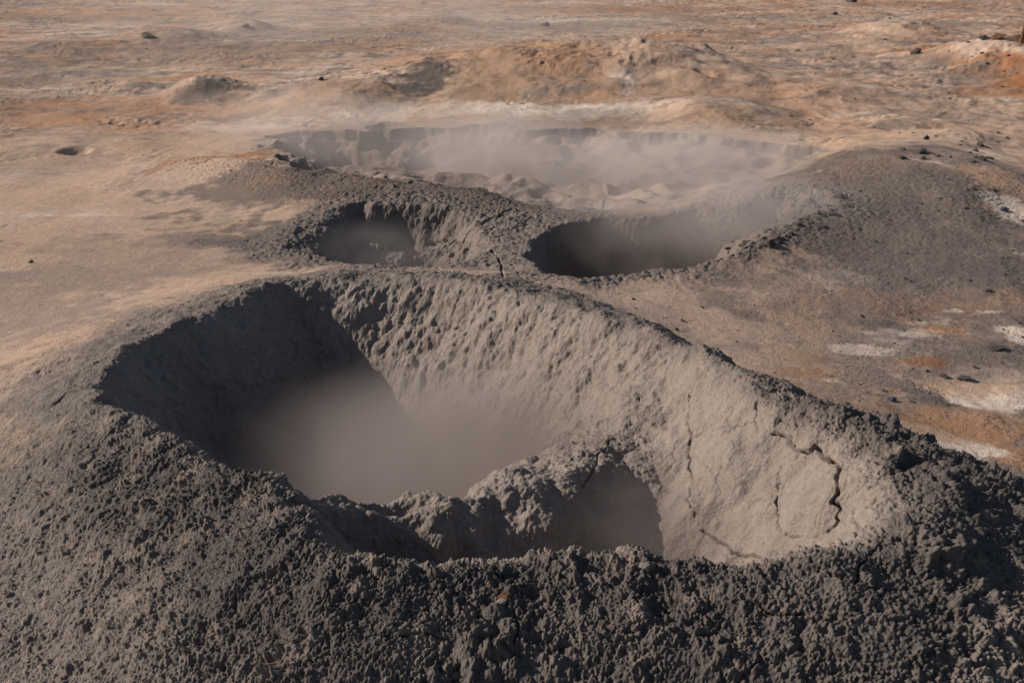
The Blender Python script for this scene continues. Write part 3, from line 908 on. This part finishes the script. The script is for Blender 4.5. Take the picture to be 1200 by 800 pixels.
scatter(40, (260, 182, 540, 222), (.9, 2.2), 'rust', 'rusty gravel lump on the orange crest behind the large crater', 'rusty lumps on the orange crest', name='gravel_lump', keep=lambda x, y: abs(y - (186 + (x - 260) * .10)) < 12)
scatter(25, (420, 18, 900, 140), (.8, 2.6), 'brown', 'brown stone on the low ochre hill or the flats around it', 'brown stones around the low ochre hill')
scatter(30, (0, 130, 420, 320), (.6, 1.6), 'brown', 'tiny brown stone on the smooth tan slope at the left', 'tiny stones on the smooth left slope', name='pebble')
SOLO = [((36, 308), 3, 'dark', 'single dark pebble alone on the smooth tan ground at the far left', None), ((376, 94), 4, 'dark', 'lone black stone on top of the tan hummock left of the basin', None), ((1046, 470), 5, 'blue', 'bluish stone on the stained flat beyond the right rim', None),
        ((1165, 408), 13, 'dark', 'flat dark slab of rock lying on the right flat', .28), ((1128, 443), 11, 'dark', 'flat black edged slab near the white crust at the right', .25), ((1105, 441), 8, 'dark', 'smaller flat slab beside the black edged one', .25), ((1075, 63), 6, 'dark', 'dark boulder on the far ochre slope at the upper right', .8),
        ((978, 18), 4, 'dark', 'dark far stone on the orange flat near the top edge', None), ((1000, 3), 6, 'dark', 'dark pair of far rocks at the top edge right of the middle', .7), ((594, 703), 10, 'rust', 'reddish brown clod on the near rim of the large crater', .7), ((588, 708), 8, 'pale', 'pale clod beside the reddish brown one on the near rim', .7),
        ((1176, 247), 7, 'blue', 'bluish rock at the pale patch on the right edge', .6), ((985, 233), 7, 'dark', 'largest black rock on the left crest of the gravel mound', .8), ((908, 262), 5, 'dark', 'black block on the silhouette of the gravel mound crest', .9), ((1080, 180), 7, 'dark', 'dark boulder in the rubble behind the gravel mound', .7),
        ((1150, 187), 8, 'dark', 'long dark rock at the near edge of the rubble', .5), ((1168, 45), 12, 'rust', 'reddish ledge block on the orange bank', .4), ((1152, 46), 9, 'dark', 'dark ledge block on the pale top of the orange bank', .4), ((1192, 47), 10, 'rust', 'reddish ledge block next to the wooden post', .5), ((640, 31), 5, 'dark', 'dark tipped rock above the low ochre hill', .9),
        ((288, 32), 5, 'dark', 'black rock on the tip of the tiny far mound', .7), ((178, 44), 9, 'brown', 'brown rock on the pale far hummock', .5)]
for p, (px, sz, kind, lab, fl) in zip(hits([q[0] for q in SOLO]), SOLO):
    d = np.linalg.norm(p - np.array([0, 0, CAM_H]))
    stone(p, d / FPX * sz, kind, lab, None, 'rock' if sz > 5 else 'stone', 'rock' if sz > 5 else 'stone', var=3 if fl is None or fl > .6 else 1, flat=fl, rot=rng.uniform(-.4, .4))

p = hits([(1196, 51)])[0]
bm = bmesh.new()
bmesh.ops.create_cone(bm, cap_ends=True, segments=9, radius1=.055, radius2=.045, depth=.62)
for v in bm.verts:
    v.co.x += .06 * (v.co.z + .3) + .006 * rng.random()
    v.co.z += .31 - .06 + .02 * rng.random()
me = bpy.data.meshes.new('wooden_post')
bm.to_mesh(me)
bm.free()
me.materials.append(stone_mat('weathered_wood', lin(104, 70, 46)))
o = bpy.data.objects.new('wooden_post', me)
COL.objects.link(o)
o.location = p
tag(o, 'short brown wooden post on the orange bank at the right edge', 'post')

# ------------------------------------------------------------------ steam


def steam(c, rad, dens, label, seed, nsc=1.6, fall=1.5, tint=(.74, .66, .62)):
    bm = bmesh.new()
    bmesh.ops.create_icosphere(bm, subdivisions=3, radius=1.02)
    for v in bm.verts:
        v.co = (v.co.x * rad[0], v.co.y * rad[1], v.co.z * rad[2])
    me = bpy.data.meshes.new('steam')
    bm.to_mesh(me)
    bm.free()
    m = bpy.data.materials.new('steam')
    m.use_nodes = True
    nt = m.node_tree
    nt.nodes.clear()
    out = N(nt, 'ShaderNodeOutputMaterial')
    pv = N(nt, 'ShaderNodeVolumePrincipled')
    pv.inputs['Color'].default_value = tint + (1,)
    pv.inputs['Anisotropy'].default_value = .15
    tc = N(nt, 'ShaderNodeTexCoord')
    dv = N(nt, 'ShaderNodeVectorMath', operation='DIVIDE')
    nt.links.new(tc.outputs['Object'], dv.inputs[0])
    dv.inputs[1].default_value = rad
    ln = N(nt, 'ShaderNodeVectorMath', operation='LENGTH')
    nt.links.new(dv.outputs[0], ln.inputs[0])
    f = mth(nt, 'SUBTRACT', 1.0, mth(nt, 'MULTIPLY', ln.outputs['Value'], ln.outputs['Value']), clamp=True)
    n = N(nt, 'ShaderNodeTexNoise', noise_dimensions='4D')
    n.inputs['W'].default_value = seed
    n.inputs['Scale'].default_value = nsc / max(rad) * 1.5
    n.inputs['Detail'].default_value = 3
    n.inputs['Distortion'].default_value = .6
    nt.links.new(tc.outputs['Object'], n.inputs['Vector'])
    k = mth(nt, 'MULTIPLY', mth(nt, 'SUBTRACT', n.outputs['Fac'], .26), 2.6, clamp=True)
    nt.links.new(mth(nt, 'MULTIPLY', mth(nt, 'MULTIPLY', mth(nt, 'POWER', f, fall), k), dens), pv.inputs['Density'])
    nt.links.new(pv.outputs[0], out.inputs['Volume'])
    me.materials.append(m)
    o = bpy.data.objects.new('steam', me)
    COL.objects.link(o)
    o.location = [float(v) for v in c]
    return tag(o, label, 'steam', None, 'stuff')


steam((-.30, 5.80, -.66), (2.2, 2.0, 1.36), 5.0, 'thick grey steam filling the left pit of the large crater', 1.0, 1.6, 2.0, (.48, .42, .395))
steam((.05, 5.6, -.05), (1.5, 1.4, .9), .9, 'lit veil of steam rising against the wall of the left pit', 11.0, 2.6, 1.4, (.52, .455, .43))
steam((.75, 4.42, .0), (1.2, .78, .68), 4.2, 'thin steam in the right pit of the large crater', 2.0, 2.0, 1.5, (.48, .42, .395))
steam(P(735, 300, -.25), (1.6, 1.1, .8), 2.2, 'steam rising in the pit left of the gravel mound', 3.0, 1.6, 1.5, (.56, .50, .47))
steam(P(880, 258, .25), (1.5, 1.0, .65), 1.7, 'steam drifting over the left flank of the gravel mound', 4.0)
steam(P(440, 305, -.1), (1.1, .8, .5), .9, 'faint steam in the dark pit under the orange crest', 5.0, 1.6, 1.5, (.45, .41, .40))
steam(P(800, 208, -.1), (3.4, 3.0, .8), 0.85, 'bright steam lying over the pale mud of the basin', 6.0)
steam(P(580, 182, -.1), (2.0, 2.0, .9), 1.25, 'steam along the shadowed bank of the basin', 7.0)
steam(P(370, 160, .1), (3.0, 2.4, .9), .5, 'wisp of steam drifting off the left end of the basin', 8.0)
steam(P(420, 22, .6), (13, 10, 2.4), .06, 'veil of steam over the far flats at the top left', 9.0)

# ------------------------------------------------------------------ world and sun
SUN_EL, SUN_AZ = math.radians(29), math.radians(-80)    # azimuth from +y (the view) towards +x
sd = np.array([math.sin(SUN_AZ) * math.cos(SUN_EL), math.cos(SUN_AZ) * math.cos(SUN_EL), math.sin(SUN_EL)])
W = bpy.data.worlds.new('World')
S.world = W
W.use_nodes = True
nt = W.node_tree
nt.nodes.clear()
sky = N(nt, 'ShaderNodeTexSky', sky_type='NISHITA')
sky.sun_disc = False
sky.sun_elevation = SUN_EL
sky.sun_rotation = SUN_AZ
bg = N(nt, 'ShaderNodeBackground')
bg.inputs[1].default_value = .07
ow = N(nt, 'ShaderNodeOutputWorld')
nt.links.new(sky.outputs[0], bg.inputs[0])
nt.links.new(bg.outputs[0], ow.inputs[0])
sl = bpy.data.lights.new('sun', 'SUN')
sl.energy = 4.8
sl.angle = math.radians(.53)
sl.color = (1.0, .91, .81)
so = bpy.data.objects.new('sun', sl)
from mathutils import Vector
so.rotation_euler = Vector(sd).to_track_quat('Z', 'Y').to_euler()
so.location = (-20, 5, 15)
COL.objects.link(so)

S.view_settings.view_transform = 'Standard'
S.view_settings.look = 'None'
S.view_settings.exposure = 0.27
S.view_settings.gamma = 1.0
S.render.engine = 'CYCLES'
S.cycles.use_denoising = True
S.cycles.max_bounces = 6
S.cycles.volume_bounces = 2
